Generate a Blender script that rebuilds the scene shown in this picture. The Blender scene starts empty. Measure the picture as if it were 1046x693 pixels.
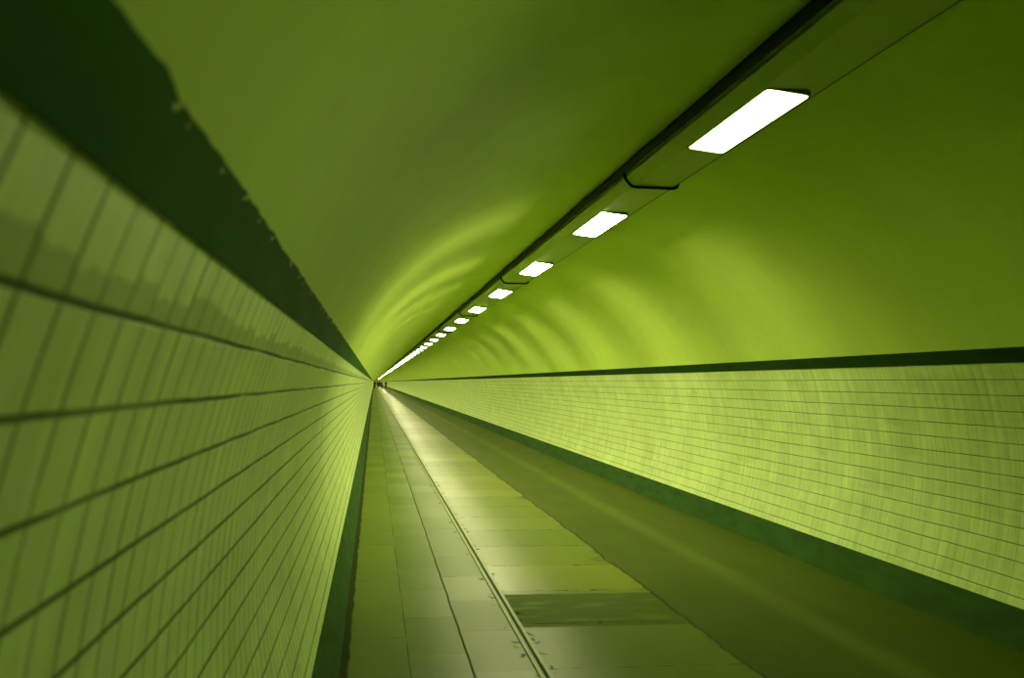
import bpy, bmesh, math, random
from mathutils import Vector, Matrix, noise as mnoise

rnd = random.Random(11)
sc = bpy.context.scene
col = sc.collection

# ------------------------------------------------------------------ measures (metres)
EYE = 1.516                     # camera height
CX, CZ, RAD = 1.789, 0.9127, 2.150   # centre and radius of the tunnel bore
Y0, Y1 = -2.2, 566.0            # the length of tunnel that is built
TILE = 0.1019
Z_FLOOR, Z_BASE, Z_BAND0, Z_BAND1 = 0.0, 0.2215, 1.683, 1.772
WT = 0.16                       # lining thickness
ZL = 2.957                      # underside of the light trunking
PITCH, LAMP0 = 3.52, 5.15       # lamp spacing and centre of the first lamp
LAMP_LEN, LX0, LX1 = 1.22, 1.856, 2.070
TRACK_X, CRACK_X = 0.912, 2.045


def ang(z):
    """angle above the horizontal of the point of the bore at height z"""
    return math.asin((z - CZ) / RAD)


def bore(a, r=RAD):
    return (CX + r * math.cos(a), CZ + r * math.sin(a))


# ------------------------------------------------------------------ node helper
class S:
    def __init__(s, nt, sock): s.nt, s.k = nt, sock
    def _m(s, op, b=None, c=None, clamp=False):
        n = s.nt.nodes.new('ShaderNodeMath'); n.operation = op; n.use_clamp = clamp
        s.nt.links.new(s.k, n.inputs[0])
        for i, v in ((1, b), (2, c)):
            if v is None: continue
            if isinstance(v, S): s.nt.links.new(v.k, n.inputs[i])
            else: n.inputs[i].default_value = v
        return S(s.nt, n.outputs[0])
    def __add__(s, o): return s._m('ADD', o)
    def __sub__(s, o): return s._m('SUBTRACT', o)
    def __mul__(s, o): return s._m('MULTIPLY', o)
    def __truediv__(s, o): return s._m('DIVIDE', o)
    def rsub(s, v): return (s * -1.0) + v
    def abs(s): return s._m('ABSOLUTE')
    def fract(s): return s._m('FRACT')
    def floor(s): return s._m('FLOOR')
    def lt(s, o): return s._m('LESS_THAN', o)
    def gt(s, o): return s._m('GREATER_THAN', o)
    def max(s, o): return s._m('MAXIMUM', o)
    def min(s, o): return s._m('MINIMUM', o)
    def step(s, a, b, lo=0.0, hi=1.0):
        n = s.nt.nodes.new('ShaderNodeMapRange'); n.interpolation_type = 'SMOOTHSTEP'
        s.nt.links.new(s.k, n.inputs['Value'])
        n.inputs['From Min'].default_value = a; n.inputs['From Max'].default_value = b
        n.inputs['To Min'].default_value = lo; n.inputs['To Max'].default_value = hi
        return S(s.nt, n.outputs['Result'])


class Mat:
    def __init__(s, name):
        s.m = bpy.data.materials.new(name); s.m.use_nodes = True
        s.nt = s.m.node_tree; s.nt.nodes.clear()
        s.out = s.nt.nodes.new('ShaderNodeOutputMaterial')
        s.b = s.nt.nodes.new('ShaderNodeBsdfPrincipled')
        s.nt.links.new(s.b.outputs[0], s.out.inputs[0])
    def obj(s):
        t = s.nt.nodes.new('ShaderNodeTexCoord'); return S(s.nt, t.outputs['Object'])
    def uv(s):
        t = s.nt.nodes.new('ShaderNodeTexCoord'); return S(s.nt, t.outputs['UV'])
    def sep(s, v):
        n = s.nt.nodes.new('ShaderNodeSeparateXYZ'); s.nt.links.new(v.k, n.inputs[0])
        return [S(s.nt, o) for o in n.outputs]
    def vec(s, x, y, z=0.0):
        n = s.nt.nodes.new('ShaderNodeCombineXYZ')
        for i, v in enumerate((x, y, z)):
            if isinstance(v, S): s.nt.links.new(v.k, n.inputs[i])
            else: n.inputs[i].default_value = v
        return S(s.nt, n.outputs[0])
    def noise(s, v, scale=1.0, detail=3.0, rough=0.5):
        n = s.nt.nodes.new('ShaderNodeTexNoise'); s.nt.links.new(v.k, n.inputs['Vector'])
        n.inputs['Scale'].default_value = scale; n.inputs['Detail'].default_value = detail
        n.inputs['Roughness'].default_value = rough
        return S(s.nt, n.outputs[0])
    def white(s, v):
        n = s.nt.nodes.new('ShaderNodeTexWhiteNoise'); n.noise_dimensions = '3D'
        s.nt.links.new(v.k, n.inputs['Vector']); return S(s.nt, n.outputs['Value'])
    def mix(s, a, b, f, mode='MIX'):
        n = s.nt.nodes.new('ShaderNodeMix'); n.data_type = 'RGBA'; n.blend_type = mode
        for i, v in ((6, a), (7, b), (0, f)):
            if isinstance(v, S): s.nt.links.new(v.k, n.inputs[i])
            elif i == 0: n.inputs[i].default_value = v
            else: n.inputs[i].default_value = (*v, 1)
        return S(s.nt, n.outputs[2])
    def scale(s, c, f):
        """colour times a scalar socket"""
        n = s.nt.nodes.new('ShaderNodeVectorMath'); n.operation = 'SCALE'
        s.nt.links.new(c.k, n.inputs[0]); s.nt.links.new(f.k, n.inputs['Scale'])
        return S(s.nt, n.outputs[0])
    def set(s, name, v):
        i = s.b.inputs[name]
        if isinstance(v, S): s.nt.links.new(v.k, i)
        elif isinstance(v, tuple): i.default_value = (*v, 1)
        else: i.default_value = v
    def bump(s, h, dist=0.01, strength=1.0):
        n = s.nt.nodes.new('ShaderNodeBump'); n.inputs['Distance'].default_value = dist
        n.inputs['Strength'].default_value = strength
        s.nt.links.new(h.k, n.inputs['Height']); s.nt.links.new(n.outputs[0], s.b.inputs['Normal'])


def plain(name, c, rough=0.5, spec=0.5, metal=0.0, var=0.15, sc_=6.0):
    M = Mat(name)
    n = M.noise(M.obj(), sc_, 4)
    M.set('Base Color', M.scale(M.mix(c, c, 0.0), n * (2 * var) + (1 - var)))
    M.set('Roughness', rough); M.set('Specular IOR Level', spec); M.set('Metallic', metal)
    return M.m


# ------------------------------------------------------------------ materials
def tile_material(name, base, left):
    M = Mat(name)
    u, v, _ = M.sep(M.uv())
    wob = M.noise(M.vec(u, v), 2.3, 2) - 0.5
    wob2 = M.noise(M.vec(v, u, 3.0), 2.9, 2) - 0.5
    U = (u + wob2 * 0.012 - 0.654) / TILE
    V = (v + wob * 0.010 - 0.0065) / TILE
    du = (U.fract() - 0.5).abs().rsub(0.5) * TILE
    dv = (V.fract() - 0.5).abs().rsub(0.5) * TILE
    cell = M.vec(U.floor(), V.floor())
    r1 = M.white(cell)
    r2 = M.white(M.vec(U.floor(), V.floor(), 7.3))
    # grout: rows are open and dirty, upright joints tighter
    jr = dv.step(0.0022 if left else 0.0014, 0.0058 if left else 0.0040, 1, 0) * M.noise(M.vec(u, v, 5.0), 3.0, 3).step(0.25, 0.6, 0.62, 0.95)
    jc = du.step(0.0022 if left else 0.0012, 0.0060 if left else 0.0036, 1, 0) * M.noise(M.vec(u, v, 9.0), 4.0, 3).step(0.3, 0.7, 0.45 if left else 0.10, 0.9 if left else 0.45)
    jr = jr * V.gt(0.3)
    streak = M.noise(M.vec(u * 17.0, v * 1.3), 1.0, 4, 0.6)
    cloud = M.noise(M.vec(u * 1.6, v * 2.4, 2.0), 1.0, 4, 0.6)
    shade = (streak * 0.60 + 0.70) * (r1 * 0.08 + 0.96) * (cloud * 0.5 + 0.75)
    c = M.scale(M.mix(base, (base[0] * 0.95, base[1] * 0.985, base[2] * 0.85), r2), shade)
    if left:
        # grimy run along the foot of the top course, stepped from tile to tile
        edge = r2 * 0.20 + 0.30
        edge = edge + (M.noise(M.vec(u * 25.0, v * 6.0), 1.0, 2) - 0.5) * 0.25
        first = V.lt(1.0) * V.gt(0.0)
        stain = (V.fract() + edge - 1.0).step(-0.05, 0.05) * first
        c = M.mix(c, (base[0] * 0.42, base[1] * 0.5, base[2] * 0.4), stain * 0.75)
    grime = M.noise(M.vec(u * 1.5, v * 5.0, 11.0), 1.0, 5, 0.65).step(0.52, 0.78)
    c = M.mix(c, (base[0] * 0.55, base[1] * 0.62, base[2] * 0.4), grime * 0.5)
    grout = (0.045, 0.070, 0.008)
    c = M.mix(c, grout, jr.max(jc))
    M.set('Base Color', c)
    M.set('Roughness', (r1 * 0.14 + 0.30) + jr.max(jc) * 0.4)
    M.set('Specular IOR Level', 0.22)
    h = jr.max(jc) * -0.35 + (r2 + M.noise(M.vec(u, v), 8.0, 2) * 0.7) * 0.10
    M.bump(h, 0.004, 0.7)
    return M.m


TILE_C = (0.72, 0.84, 0.385)
m_tile_l = tile_material('glazed_tile_left', TILE_C, True)
m_tile_r = tile_material('glazed_tile_right', TILE_C, False)


def plaster_material():
    M = Mat('painted_vault')
    o = M.obj(); x, y, z = M.sep(o)
    c1 = M.noise(M.vec(x, y * 0.6, z), 1.1, 4)
    c2 = M.noise(o, 9.0, 4)
    ringn = M.noise(M.vec(y * 2.2, x * 0.25, z * 0.25), 1.0, 3)   # patches follow the lining rings
    f = (c1 * 0.22 + 0.89) * (c2 * 0.08 + 0.96) * (ringn * 0.14 + 0.93)
    M.set('Base Color', M.scale(M.mix((0.63, 0.78, 0.17), (0.57, 0.75, 0.135), c1), f))
    M.set('Roughness', 0.7); M.set('Specular IOR Level', 0.05)
    M.bump(c1 * 0.6 + c2 * 0.25, 0.012, 0.5)
    return M.m


m_plaster = plaster_material()


def band_material(name, base, chips):
    M = Mat(name)
    u, v, _ = M.sep(M.uv())
    n = M.noise(M.vec(u * 7.0, v * 22.0), 1.0, 4)
    n2 = M.noise(M.vec(u, v), 40.0, 3)
    n = M.noise(M.vec(u * 2.2, v * 9.0), 1.0, 3)
    c = M.scale(M.mix(base, tuple(k * 0.70 for k in base), n.step(0.3, 0.75)), n2 * 0.16 + 0.92)
    if chips:
        ch = M.noise(M.vec(u * 26.0, v * 40.0, 4.0), 1.0, 2).step(0.62, 0.66) * v.step(0.082, 0.086)
        c = M.mix(c, (0.55, 0.62, 0.25), ch)
    M.set('Base Color', c); M.set('Roughness', 0.75); M.set('Specular IOR Level', 0.03)
    M.bump(n + n2 * 0.4, 0.003, 0.6)
    return M.m


BASE_G = (0.044, 0.108, 0.022)
m_band = band_material('dark_green_band', (0.036, 0.125, 0.012), True)
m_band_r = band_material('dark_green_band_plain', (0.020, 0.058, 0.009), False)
m_base = band_material('dark_green_base', BASE_G, False)


def floor_material():
    M = Mat('worn_floor')
    x, y, z = M.sep(M.obj())
    wob = M.noise(M.vec(x, y), 1.7, 3) - 0.5
    fine = M.noise(M.vec(x, y), 22.0, 5, 0.6)
    mid = M.noise(M.vec(x * 3.0, y * 0.9), 1.0, 4)
    cross = M.noise(M.vec(x * 1.6, y * 16.0), 1.0, 4, 0.6)      # drag marks across the walk
    xw = x + wob * 0.02
    # ---- slabs to the inner side of the channel: three columns, staggered
    inner = x.lt(TRACK_X)
    colid = xw.gt(0.217) + xw.gt(0.545)
    yA = y + colid * 0.37 + wob * 0.03
    dA = ((yA / 0.86).fract() - 0.5).abs().rsub(0.5) * 0.86
    ra = M.white(M.vec(colid, (yA / 0.86).floor(), 1.0))
    jA = dA.step(0.003, 0.011, 1, 0) * M.noise(M.vec(x * 4.0, y, 2.0), 1.0, 3).step(0.42, 0.70) * 0.6
    j1 = (xw - 0.217).abs().step(0.002, 0.006, 1, 0) * M.noise(M.vec(x, y * 1.2, 5.0), 1.0, 3).step(0.34, 0.5) * 0.55
    j2 = (xw - 0.545).abs().step(0.003, 0.008, 1, 0) * M.noise(M.vec(x, y * 1.2, 8.0), 1.0, 3).step(0.3, 0.45)
    gut_n = M.noise(M.vec(x, y * 2.0, 6.0), 2.0, 3)
    gut = (x + 0.128 + (gut_n - 0.5) * 0.035).step(0.010, 0.026, 1, 0)
    jin = jA.max(j1).max(j2).max(gut)
    # ---- one metre slabs between the channel and the ragged crack
    yB = y + wob * 0.025 - 0.29
    rb_ = M.white(M.vec(yB.floor(), 3.0, 2.0))
    dB = (yB.fract() - 0.5).abs().rsub(0.5)
    jB = dB.step(0.003, 0.014, 1, 0) * M.noise(M.vec(x * 7.0, y, 2.0), 1.0, 3).step(0.36, 0.62) * 0.75
    spot = dB.step(0.015, 0.03, 1, 0) * M.noise(M.vec(x * 9.0, y * 9.0, 12.0), 1.0, 2).step(0.62, 0.68)
    crk_n = M.noise(M.vec(x * 0.2, y * 2.4, 3.0), 1.0, 5, 0.65) - 0.5
    crk_b = M.noise(M.vec(0.0, y * 1.1, 21.0), 1.0, 3).step(0.5, 0.75)     # where the edge has broken away
    xc = x + crk_n * 0.09 - CRACK_X
    crack = (xc + crk_b * 0.03).abs().step(0.006, 0.018, 1, 0) * 0.8
    brk = (xc + crk_b * 0.20).gt(0.0) * xc.lt(0.0)
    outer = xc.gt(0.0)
    # ---- repaired slab, darker cement
    ragged = (M.noise(M.vec(x * 5.0, y * 5.0, 9.0), 1.0, 3) - 0.5) * 0.06
    patch = (y + ragged).gt(6.20) * (y + ragged * 0.6).lt(7.17)
    patch = patch * x.gt(TRACK_X) * xc.lt(-0.002)
    worn = (y + ragged * 0.6).lt(6.20) * x.gt(TRACK_X)          # older, dirtier slabs this side of the repair
    # ---- colours
    ci = M.scale(M.mix((0.125, 0.180, 0.012), (0.105, 0.160, 0.010), ra), (mid * 0.24 + 0.88) * (cross * 0.3 + 0.85))
    cm = M.scale(M.mix((0.165, 0.20, 0.018), (0.13, 0.175, 0.014), rb_), (mid * 0.3 + 0.85) * (cross * 0.34 + 0.83))
    pn = M.noise(M.vec(x * 3.0, y * 9.0, 14.0), 1.0, 4)
    cp = M.scale(M.mix((0.075, 0.115, 0.014), (0.14, 0.19, 0.035), pn.step(0.5, 0.75)), fine * 0.3 + 0.85)
    cm = M.mix(cm, (0.085, 0.130, 0.010), worn * 0.75)
    cm = M.mix(cm, cp, patch * 0.9)
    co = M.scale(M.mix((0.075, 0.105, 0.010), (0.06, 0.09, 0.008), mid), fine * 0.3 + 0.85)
    spill_streak = (x + wob * 0.05 - 2.86).abs().step(0.02, 0.17, 1, 0) * M.noise(M.vec(x, y * 0.5, 30.0), 1.0, 2).step(0.2, 0.7, 0.5, 1.0)  # faint reflected light along the outer floor, painted into its colour
    co = M.mix(co, (0.13, 0.165, 0.03), spill_streak * 0.6)
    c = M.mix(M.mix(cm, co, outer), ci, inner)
    c = M.mix(c, (0.07, 0.095, 0.015), brk * 0.6 * inner.rsub(1.0))
    # chips beside the channel
    nearT = (x - TRACK_X).abs().step(0.05, 0.10, 1, 0)
    chip = M.noise(M.vec(x * 16.0, y * 9.0, 17.0), 1.0, 2).step(0.60, 0.66) * nearT
    midj = jB.max(crack).max(spot) * inner.rsub(1.0) * outer.rsub(1.0).max(crack)
    dark = M.mix(c, (0.028, 0.045, 0.005), (jin * inner).max(midj).max(chip))
    M.set('Base Color', dark)
    joint = (jin * inner).max(midj).max(chip)
    r_in = ra * 0.06 + cross * 0.12 + 0.36
    r_mid = rb_ * 0.06 + cross * 0.10 + 0.30 + patch * 0.28
    r_out = mid * 0.1 + 0.50
    rr = r_in * inner + r_mid * inner.rsub(1.0) * outer.rsub(1.0) + r_out * outer
    M.set('Roughness', rr + joint * 0.3)
    polish = x.step(0.25, 0.70) * x.step(0.92, 1.45, 1, 0) * (worn * -0.45 + 1.0)        # the trodden strip is polished
    M.set('Specular IOR Level', polish * patch.rsub(1.0) * 0.13 + 0.025)
    M.bump(joint * -0.8 + fine * 0.06 + cross * 0.10 + mid * 0.2, 0.006, 0.6)
    return M.m


m_floor = floor_material()
m_trunk = plain('painted_trunking', (0.44, 0.58, 0.13), 0.5, 0.12, var=0.06)
m_rim = plain('lamp_rim_paint', (0.10, 0.14, 0.02), 0.4, 0.4)
m_black = plain('black_rubber', (0.006, 0.010, 0.002), 0.7, 0.1)
m_steel = plain('worn_channel_steel', (0.19, 0.25, 0.07), 0.5, 0.25, metal=0.0, sc_=18)
m_groove = plain('dirt_in_channel', (0.03, 0.045, 0.008), 0.8, 0.2)
m_skin = plain('skin', (0.42, 0.30, 0.18), 0.5)
m_hair = plain('dark_hair', (0.015, 0.012, 0.008), 0.5)
m_coat = plain('black_cloth', (0.004, 0.0045, 0.004), 0.9, 0.1)
m_navy = plain('navy_cloth', (0.004, 0.005, 0.006), 0.9, 0.1)
m_shoe = plain('black_leather', (0.01, 0.01, 0.01), 0.4)


def lamp_material(name, strength, tint=(1.0, 0.925, 0.50)):
    M = Mat(name)
    M.set('Base Color', (0.8, 0.85, 0.6)); M.set('Roughness', 0.4)
    M.set('Emission Color', tint); M.set('Emission Strength', strength)
    return M.m


LAMP_W = 98.0
m_lamp = lamp_material('lamp_glow', LAMP_W * 0.68)
# strengths graded: lamps nearest the camera dimmed and greened to darken that end
LAMP_GRADE = {-1: 0.24, 0: 0.09, 1: 0.76, 2: 1.0, 3: 1.0, 4: 0.9, 5: 0.8}
m_graded = {k: lamp_material('graded_lamp_glow', LAMP_W * f, (0.78, 0.95, 0.34) if k < 1 else (0.95, 0.93, 0.46) if k == 1 else (1.0, 0.925, 0.50)) for k, f in LAMP_GRADE.items()}


# ------------------------------------------------------------------ mesh helpers
def link(name, me, mats, parent=None, smooth=False):
    o = bpy.data.objects.new(name, me)
    for m in (mats if isinstance(mats, (list, tuple)) else [mats]): me.materials.append(m)
    if smooth:
        for p in me.polygons: p.use_smooth = True
    col.objects.link(o)
    if parent: o.parent = parent
    return o


def sweep(name, prof, ys, mat, parent=None, us=None, smooth=False, jitter=None):
    """closed profile [(x,z)...] pushed along y; uv = (y, us[i])"""
    bm = bmesh.new(); uvl = bm.loops.layers.uv.new('uv')
    rings = []
    for k, y in enumerate(ys):
        ring = []
        for i, (x, z) in enumerate(prof):
            dx = dz = 0
            if jitter: dx, dz = jitter(i, y)
            ring.append(bm.verts.new((x + dx, y, z + dz)))
        rings.append(ring)
    n = len(prof)
    for k in range(len(ys) - 1):
        for i in range(n):
            j = (i + 1) % n
            f = bm.faces.new((rings[k][i], rings[k][j], rings[k + 1][j], rings[k + 1][i]))
            ui, uj = (us[i], us[j]) if us else (i, i + 1)
            for lp, (uu, vv) in zip(f.loops, ((ys[k], ui), (ys[k], uj), (ys[k + 1], uj), (ys[k + 1], ui))):
                lp[uvl].uv = (uu, vv)
            f.smooth = smooth
    bm.faces.new(list(reversed(rings[0]))); bm.faces.new(rings[-1])
    bmesh.ops.recalc_face_normals(bm, faces=bm.faces)
    me = bpy.data.meshes.new(name); bm.to_mesh(me); bm.free()
    o = link(name, me, mat, parent)
    return o


def arc_shell(name, a0, a1, n, mat, r_in=RAD, thick=WT, ys=(Y0, Y1), jitter=None, v0=0.0):
    """a curved strip of lining between two angles, real thickness; v runs from a0"""
    prof, us = [], []
    for i in range(n + 1):
        a = a0 + (a1 - a0) * i / n
        prof.append(bore(a, r_in)); us.append(v0 + abs(a - a0) * r_in)
    for i in range(n, -1, -1):
        a = a0 + (a1 - a0) * i / n
        prof.append(bore(a, r_in + thick)); us.append(v0 + abs(a - a0) * r_in)
    o = sweep(name, prof, list(ys), mat, us=us, jitter=jitter)
    me = o.data
    # smooth only the inner skin
    for p in me.polygons:
        c = p.center
        if abs(math.hypot(c.x - CX, c.z - CZ) - r_in) < thick * 0.3 and abs(p.normal.y) < 0.5: p.use_smooth = True
    bm = bmesh.new(); bm.from_mesh(me)
    for e in bm.edges:
        if any(not f.smooth for f in e.link_faces): e.smooth = False
    bm.to_mesh(me); bm.free()
    return o


def struct(o):
    o['kind'] = 'structure'; return o


def tag(o, label, cat, group=None):
    o['label'] = label; o['category'] = cat
    if group: o['group'] = group
    return o


def empty(name, loc=(0, 0, 0)):
    o = bpy.data.objects.new(name, None); o.location = loc; o.empty_display_size = 0.1
    col.objects.link(o); return o


def box(bm, x0, x1, y0, y1, z0, z1):
    vs = [bm.verts.new(p) for p in ((x0, y0, z0), (x1, y0, z0), (x1, y1, z0), (x0, y1, z0),
                                    (x0, y0, z1), (x1, y0, z1), (x1, y1, z1), (x0, y1, z1))]
    for f in ((0, 3, 2, 1), (4, 5, 6, 7), (0, 1, 5, 4), (1, 2, 6, 5), (2, 3, 7, 6), (3, 0, 4, 7)):
        bm.faces.new([vs[i] for i in f])
    return vs


def finish(bm, name, mat, parent=None, smooth=False):
    bmesh.ops.recalc_face_normals(bm, faces=bm.faces)
    me = bpy.data.meshes.new(name); bm.to_mesh(me); bm.free()
    return link(name, me, mat, parent, smooth)


def tube(bm, pts, r, seg=8):
    pts = [Vector(p) for p in pts]; rings = []
    for i, p in enumerate(pts):
        t = (pts[min(i + 1, len(pts) - 1)] - pts[max(i - 1, 0)]).normalized()
        a = t.orthogonal().normalized()
        if i and rings:
            a = (prev - t * prev.dot(t)).normalized()
        prev = a; b = t.cross(a)
        rings.append([bm.verts.new(p + (a * math.cos(k * 2 * math.pi / seg) + b * math.sin(k * 2 * math.pi / seg)) * r) for k in range(seg)])
    for A, B in zip(rings, rings[1:]):
        for k in range(seg):
            bm.faces.new((A[k], A[(k + 1) % seg], B[(k + 1) % seg], B[k]))
    bm.faces.new(list(reversed(rings[0]))); bm.faces.new(rings[-1])


# ------------------------------------------------------------------ setting
ys_long = [Y0, 0.2] + [0.25 + i * 0.035 for i in range(380)]
ys_long += [ys_long[-1] + 0.25 * (i + 1) for i in range(60)]
ys_long += [60, 100, 160, 240, 340, 450, Y1]

aF, aB, a0, a1 = ang(Z_FLOOR), ang(Z_BASE), ang(Z_BAND0), ang(Z_BAND1)
PI = math.pi
struct(arc_shell('wall_left', PI - a0, PI - aB, 26, m_tile_l))
struct(arc_shell('wall_right', a0, aB, 26, m_tile_r))
struct(arc_shell('ceiling', a1 - 0.012, PI - a1 + 0.012, 56, m_plaster, r_in=RAD, thick=WT))


def ragged(side):
    def j(i, y):
        # only the four inner vertices at the upper edge wander
        a = 0
        if side == 'left' and i in (3, 4):
            w = mnoise.noise(Vector((y * 5.5, 3.1, 0))) * 0.0060 + mnoise.noise(Vector((y * 17.0, 9.1, 0))) * 0.005
            return (w * 0.4, w)
        return (0, 0)
    return j


# the dark bands above the tiles stand a few millimetres proud of the plaster
BAND_R = RAD - 0.006
struct(arc_shell('trim_1', PI - a0, PI - a1, 3, m_band, r_in=BAND_R, thick=0.03, ys=ys_long, jitter=ragged('left')))
struct(arc_shell('trim_2', a0, a1, 3, m_band_r, r_in=BAND_R, thick=0.03))
# dark base course at the foot of each wall
struct(arc_shell('baseboard_left', PI - aB, PI - ang(-0.03), 5, m_base, r_in=RAD - 0.006, thick=WT))
struct(arc_shell('baseboard_right', aB, ang(-0.03), 5, m_base, r_in=RAD - 0.006, thick=WT))

xl, xr = bore(PI - aF)[0] - 0.05, bore(aF)[0] + 0.05
struct(sweep('floor', [(xl, -0.2), (xr, -0.2), (xr, 0), (xl, 0)], [Y0, Y1], m_floor))
# far end of the bore
pr = [bore(a, RAD + WT) for a in [ang(-0.1) + (PI - 2 * ang(-0.1)) * i / 40 for i in range(41)]]
struct(sweep('wall_back', pr, [Y1, Y1 + 0.2], m_plaster))

# ------------------------------------------------------------------ light trunking along the vault
# one continuous folded sheet casing
zt = 3.012
prof = [(1.835, ZL), (2.122, ZL), (2.122, ZL + 0.055), (2.06, ZL + 0.055), (2.06, 3.10), (1.90, 3.10), (1.90, 3.03), (1.775, 3.03), (1.768, zt), (1.772, zt - 0.004), (1.828, ZL + 0.003)]
trunk = sweep('light_trunking', prof, [Y0, Y1 - 0.02], m_trunk)
bm = bmesh.new(); box(bm, 2.1215, 2.1275, Y0, Y1 - 0.03, ZL - 0.001, ZL + 0.03)  # black strip put in as the shadow gap between casing and vault
gap_shadow = finish(bm, 'gap_shadow', m_black, trunk); gap_shadow['label'] = 'thin dark strip in place of the shadow gap along one edge'
tag(trunk, 'long continuous painted metal casing under the vault that carries the lamps', 'light casing')

# black cable lying in the gap beside the casing
bm = bmesh.new()
for dx, dz in ((0, 0),):
    pts = [(1.705 + 0.003 * math.sin(k * 1.7), y, 3.0595 - 0.033 + 0.002 * math.sin(k * 2.3)) for k, y in enumerate([Y0 + 0.6 * i for i in range(60)] + [40, 80, 160, 320, Y1 - 0.05])]
    tube(bm, pts, 0.029, 10)
cable = finish(bm, 'power_cable', m_black, smooth=True)
tag(cable, 'black cable running along the edge of the lamp casing on the vault', 'cable')

# ---- lamp: shallow rim and a glowing diffuser
def rounded(x0, x1, y0, y1, r, seg=5):
    out = []
    for cx, cy, s in ((x1 - r, y1 - r, 0), (x0 + r, y1 - r, 90), (x0 + r, y0 + r, 180), (x1 - r, y0 + r, 270)):
        for k in range(seg + 1):
            a = math.radians(s + 90 * k / seg); out.append((cx + r * math.cos(a), cy + r * math.sin(a)))
    return out


LAMP_TILT = math.tan(math.radians(6.0))


def make_lamp(mat):
    """shallow wedge shaped fitting: an opaque collar and a glowing diffuser set slightly aslant"""
    root = empty('ceiling_lamp', (0, 0, 0))
    hl = LAMP_LEN / 2; xm = (LX0 + LX1) / 2
    def slope(x): return -0.004 - (x - (LX0 - xm)) * LAMP_TILT
    A = rounded(LX0 - xm, LX1 - xm, -hl, hl, 0.024)
    B = rounded(LX0 - xm - 0.010, LX1 - xm + 0.010, -hl - 0.018, hl + 0.018, 0.032)
    n = len(A)
    bm = bmesh.new()
    top = [bm.verts.new((x, y, 0.0)) for x, y in A]
    m1 = [bm.verts.new((x, y, slope(x))) for x, y in A]
    bt = [bm.verts.new((x * 0.95, y * 0.99, slope(x * 0.95) - 0.002)) for x, y in A]
    for P, Q in ((top, m1), (m1, bt)):
        for i in range(n): bm.faces.new((P[i], P[(i + 1) % n], Q[(i + 1) % n], Q[i]))
    bm.faces.new(bt); bm.faces.new(list(reversed(top)))
    finish(bm, 'diffuser', mat, root)
    bm = bmesh.new()
    def loop(P, f): return [bm.verts.new((x, y, f(x))) for x, y in P]
    zero = lambda x: 0.0
    lo = lambda x: min(slope(x) + 0.001, -0.003)
    o1, o2, i1, i2 = loop(B, zero), loop(B, lo), loop(A, zero), loop(A, lo)
    for P, Q in ((o1, o2), (o2, i2), (i2, i1), (i1, o1)):
        for i in range(n): bm.faces.new((P[i], P[(i + 1) % n], Q[(i + 1) % n], Q[i]))
    finish(bm, 'rim', m_rim, root)
    return root


def copy_tree(o, parent=None):
    c = o.copy(); col.objects.link(c)
    if parent: c.parent = parent
    for ch in list(o.children): copy_tree(ch, c)
    return c


ORD = ['first', 'second', 'third', 'fourth', 'fifth', 'sixth', 'seventh', 'eighth', 'ninth', 'tenth', 'eleventh', 'twelfth', 'thirteenth', 'fourteenth']
proto = {}
n_lamps = int((Y1 - 2 - LAMP0) / PITCH) + 1
for i in range(-1, n_lamps):
    m = m_graded.get(i, m_lamp)
    if m.name not in proto:
        proto[m.name] = make_lamp(m); o = proto[m.name]
    else:
        o = copy_tree(proto[m.name])
    o.location = ((LX0 + LX1) / 2, LAMP0 + PITCH * i, ZL)
    if i == 0: lab = 'largest bright white rectangular lamp in the ceiling casing, closest to the camera'
    elif i == 1: lab = 'second bright lamp along the ceiling casing, just beyond the big bent bracket'
    elif i < 0: lab = 'lamp in the ceiling casing overhead, behind where the camera stands'
    elif i < len(ORD): lab = '%s bright white lamp along the ceiling casing, counted from the largest one' % ORD[i]
    else: lab = 'tiny far lamp merging into the bright line of the ceiling casing'
    tag(o, lab, 'lamp', 'lamps along the ceiling casing')

# ---- bent rod brackets round the casing, one every second gap
def make_bracket():
    pts = [(1.754, 0, 3.046), (1.753, 0, 3.020), (1.757, 0, 3.003), (1.783, 0, 2.969), (1.811, 0, 2.9445), (1.835, 0, 2.9405)]
    pts += [(1.9, 0, 2.9405), (2.0, 0, 2.9405), (2.112, 0, 2.9405), (2.139, 0, 2.948), (2.150, 0, 2.972), (2.149, 0, 3.01), (2.149, 0, 3.024)]
    pts = [(x, y, z - ZL) for x, y, z in pts]
    bm = bmesh.new(); tube(bm, pts, 0.0115, 8)
    return finish(bm, 'bracket', m_black, smooth=True)


br = make_bracket()
k = 0
while True:
    y = LAMP0 + PITCH * (0.5 + 2 * k)
    if y > Y1 - 4: break
    o = br if k == 0 else copy_tree(br)
    o.location = (0, y, ZL)
    if k < 4:
        lab = ['large black bent bracket round the casing between the first and second lamps',
               'small black bent bracket round the casing between third and fourth lamps',
               'tiny black bent bracket round the casing between fifth and sixth lamps',
               'tiny black bent bracket round the casing between seventh and eighth lamps'][k]
    else: lab = 'minute far black bracket hidden among the merged line of distant lamps'
    tag(o, lab, 'bracket', 'brackets round the lamp casing')
    k += 1

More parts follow.
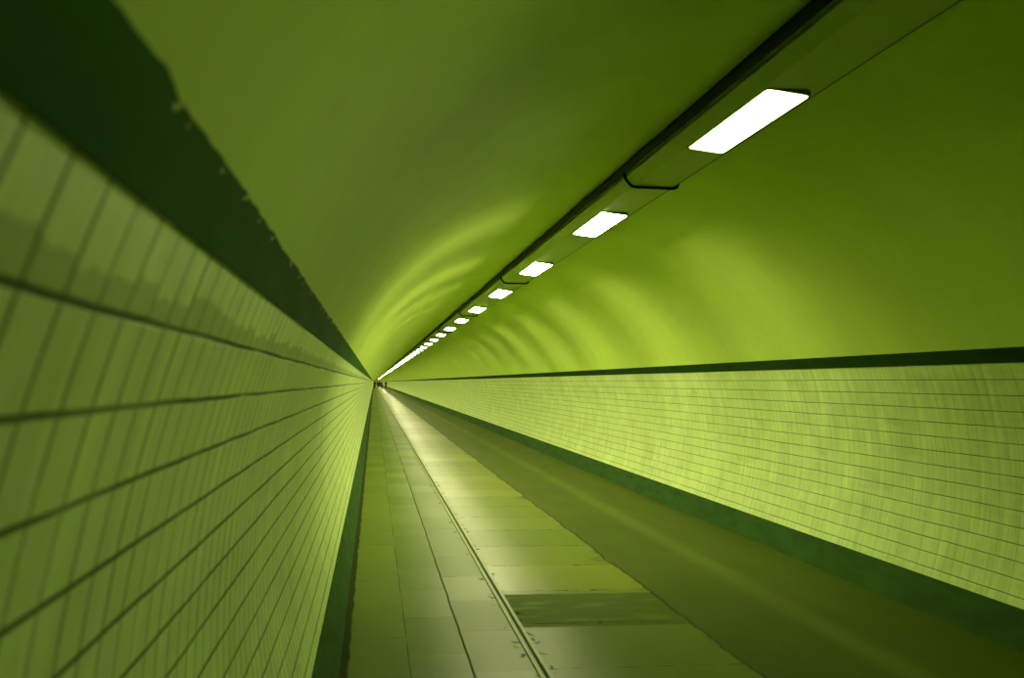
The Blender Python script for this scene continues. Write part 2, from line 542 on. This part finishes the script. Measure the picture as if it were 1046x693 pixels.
# ------------------------------------------------------------------ steel channel in the floor
chan = empty('floor_channel', (TRACK_X, 0, 0))
for x0, x1 in ((-0.034, -0.006), (0.010, 0.036)):
    bm = bmesh.new(); box(bm, x0, x1, Y0, Y1 - 0.05, -0.02, 0.009)
    bmesh.ops.bevel(bm, geom=[e for e in bm.edges if abs(e.verts[0].co.y - e.verts[1].co.y) > 1 and e.verts[0].co.z > 0], offset=0.003, segments=1, affect='EDGES')
    finish(bm, 'flange', m_steel, chan)
bm = bmesh.new(); box(bm, -0.006, 0.010, Y0, Y1 - 0.05, -0.02, 0.001)
g = finish(bm, 'groove', m_groove, chan); g['label'] = 'dark dirt filled groove'
tag(chan, 'narrow raised metal channel strip running straight down the middle of the floor', 'channel strip')

# ------------------------------------------------------------------ people far down the tunnel
def skin(name, verts, edges, radii, mat, parent, root=0, sub=1):
    me = bpy.data.meshes.new(name); me.from_pydata(verts, edges, [])
    o = bpy.data.objects.new(name + '_wire', me); col.objects.link(o)
    md = o.modifiers.new('s', 'SKIN'); md.use_smooth_shade = True
    for i, r in enumerate(radii):
        rr = r if isinstance(r, tuple) else (r, r)
        me.skin_vertices[0].data[i].radius = rr
        me.skin_vertices[0].data[i].use_root = (i == root)
    if sub:
        ms = o.modifiers.new('d', 'SUBSURF'); ms.levels = sub; ms.render_levels = sub
    dg = bpy.context.evaluated_depsgraph_get()
    new = bpy.data.meshes.new_from_object(o.evaluated_get(dg))
    new.name = name
    bpy.data.objects.remove(o)
    new.materials.clear()
    return link(name, new, mat, parent, True)


def make_person(loc, rz, height, stride, swing, coat, lab, long_coat=False, wide=1.0):
    root = empty('person', loc); root.rotation_euler = (0, 0, rz)
    s = height / 1.74
    def leg(side, a):
        hip = Vector((0.095 * side, 0, 0.92))
        knee = hip + Vector((0.01 * side, math.sin(a) * 0.43, -math.cos(a) * 0.43))
        b = a - (0.45 if a < 0 else 0.06)
        ank = knee + Vector((0, math.sin(b) * 0.42, -math.cos(b) * 0.42))
        toe = ank + Vector((0.02 * side, 0.17, -0.045 if a >= 0 else -0.075))
        return hip, knee, ank, toe
    legs = [leg(-1, stride), leg(1, -stride)]
    low = min(min(l[2].z - 0.075, l[3].z - 0.03) for l in legs)
    lift = Vector((0, 0, -low))
    legs = [[p + lift for p in l] for l in legs]
    def arm(side, a):
        sh = Vector((0.19 * side * wide, 0, 1.42)) + lift
        el = sh + Vector((0.05 * side, math.sin(a) * 0.29, -math.cos(a) * 0.29))
        wr = el + Vector((-0.01 * side, math.sin(a + 0.35) * 0.25, -math.cos(a + 0.35) * 0.25))
        return sh, el, wr
    arms = [arm(-1, -swing), arm(1, swing)]
    P = lambda z, y=0.0: Vector((0, y, z)) + lift
    # body
    V = [P(0.94), P(1.10), P(1.28), P(1.43), P(1.50), P(1.57, 0.01), P(1.65, 0.015), P(1.715, 0.005)]
    R = [(0.13, 0.10), (0.125, 0.09), (0.145, 0.10), (0.12, 0.085), (0.055, 0.055), (0.068, 0.082), (0.078, 0.095), (0.05, 0.06)]
    E = [(i, i + 1) for i in range(7)]
    for sd, l in zip((-1, 1), legs):
        b = len(V); V += list(l); R += [0.085, 0.058, 0.04, 0.03]
        E += [(0, b), (b, b + 1), (b + 1, b + 2), (b + 2, b + 3)]
    for sd, a in zip((-1, 1), arms):
        b = len(V); d = (a[2] - a[1]).normalized()
        palm = a[2] + d * 0.05; side = Vector((0, 1, 0))
        V += [a[0], a[1], a[2], palm]; R += [0.055, 0.042, 0.028, (0.03, 0.03)]
        E += [(3, b), (b, b + 1), (b + 1, b + 2), (b + 2, b + 3)]
        for q, ln in enumerate((0.085, 0.095, 0.09, 0.07)):      # four unequal fingers, slightly curled
            f0 = palm + d * 0.03 + side * (0.027 - 0.018 * q)
            f1 = f0 + d * ln * 0.55; f2 = f1 + d * ln * 0.4 + Vector((-sd * 0.02, 0, 0))
            c = len(V); V += [f0, f1, f2]; R += [0.009, 0.0085, 0.007]
            E += [(b + 3, c), (c, c + 1), (c + 1, c + 2)]
        t0 = a[2] + d * 0.035 + side * 0.03; t1 = t0 + d * 0.035 + side * 0.02
        c = len(V); V += [t0, t1]; R += [0.011, 0.009]; E += [(b + 2, c), (c, c + 1)]
    # nose and ears
    hd = P(1.63, 0.11); c = len(V); V += [hd]; R += [0.012]; E += [(6, c)]
    for sd in (-1, 1):
        c = len(V); V += [P(1.63, 0.0) + Vector((0.086 * sd, 0, 0))]; R += [0.012]; E += [(6, c)]
    sc3 = lambda vs: [tuple(v * s) for v in vs]
    scr = lambda rs: [tuple(k * s for k in r) if isinstance(r, tuple) else r * s for r in rs]
    skin('body', sc3(V), E, scr(R), m_skin, root)
    # trousers
    T = [P(1.02), P(0.93)]; TR = [(0.145, 0.115), (0.15, 0.12)]; TE = [(0, 1)]
    for l in legs:
        b = len(T); T += [l[0], l[1], l[2] + Vector((0, 0, 0.03))]; TR += [0.105, 0.078, 0.066]
        TE += [(1, b), (b, b + 1), (b + 1, b + 2)]
    skin('trousers', sc3(T), TE, scr(TR), m_navy, root)
    # coat
    hem = 0.62 if long_coat else 0.86
    J = [P(1.12), P(1.30), P(1.44), P(1.49), P(hem)]; JR = [(0.155, 0.125), (0.17 * wide, 0.13), (0.15 * wide, 0.11), (0.08, 0.08), (0.185 if long_coat else 0.165, 0.145)]
    JE = [(0, 1), (1, 2), (2, 3), (0, 4)]
    for a in arms:
        b = len(J); J += [a[0], a[1], a[2]]; JR += [0.078, 0.062, 0.046]; JE += [(2, b), (b, b + 1), (b + 1, b + 2)]
    skin('coat', sc3(J), JE, scr(JR), coat, root)
    # shoes
    for l in legs:
        skin('shoe', sc3([l[2] + Vector((0, -0.03, -0.045)), (l[2] + l[3]) / 2 + Vector((0, 0, -0.012)), l[3]]), [(0, 1), (1, 2)], scr([(0.042, 0.04), (0.045, 0.038), (0.04, 0.028)]), m_shoe, root)
    # hair
    skin('hair', sc3([P(1.69, -0.015), P(1.63, -0.05), P(1.735, 0.02)]), [(0, 1), (0, 2)], scr([(0.085, 0.095), (0.075, 0.07), (0.06, 0.06)]), m_hair, root)
    tag(root, lab, 'person', 'people walking far down the tunnel')
    return root


make_person((0.16, 214, 0), PI, 1.76, 0.34, 0.30, m_coat, 'person in a dark coat walking apart, on the side of the leaning tiled wall')
make_person((0.92, 236, 0), PI, 1.70, -0.30, 0.25, m_navy, 'dark clad person inside the tight far group, beside the one walking along the tiled wall', True)
make_person((1.38, 242, 0), PI, 1.80, 0.28, -0.2, m_coat, 'dark clad person in the middle of the far walking group', False, 1.1)
make_person((1.86, 238, 0), PI, 1.68, -0.33, 0.3, m_navy, 'dark clad person of the tight far group, next to the gap', True)
make_person((2.52, 214, 0), PI, 1.72, 0.30, 0.28, m_coat, 'dark clad person walking alone past the gap, under the line of lamps', False, 1.05)

# ------------------------------------------------------------------ camera
F = 1017.0; W, H = 1046.0, 693.0
VPX, VPY, ROLL = 382.0, 390.5, 0.019
d = Vector(((VPX - W / 2) / F, -(VPY - H / 2) / F, -1.0)).normalized()
u0 = Vector((math.sin(ROLL), math.cos(ROLL), 0.0))
u = (u0 - d * u0.dot(d)).normalized()
r = d.cross(u)
cam = bpy.data.cameras.new('camera')
cam.sensor_fit = 'HORIZONTAL'; cam.sensor_width = 36.0; cam.lens = 36.0 * F / W
cam.clip_start = 0.05; cam.clip_end = 2000
cam.dof.use_dof = True; cam.dof.focus_distance = 14.0; cam.dof.aperture_fstop = 4.2
co = bpy.data.objects.new('camera', cam); col.objects.link(co)
Mx = Matrix((r, d, u)).to_4x4(); Mx.translation = Vector((0, 0, EYE))
co.matrix_world = Mx
sc.camera = co

# ------------------------------------------------------------------ world and look
wd = bpy.data.worlds.new('world'); sc.world = wd; wd.use_nodes = True
wd.node_tree.nodes['Background'].inputs[0].default_value = (0, 0, 0, 1)
vs = sc.view_settings
vs.view_transform = 'Standard'; vs.look = 'None'; vs.gamma = 1.0; vs.exposure = 0.0; vs.use_curve_mapping = False
cy = sc.cycles
cy.max_bounces = 12; cy.diffuse_bounces = 8; cy.glossy_bounces = 4
cy.use_denoising = True; cy.use_light_tree = True
cy.sample_clamp_indirect = 6.0; cy.caustics_reflective = False
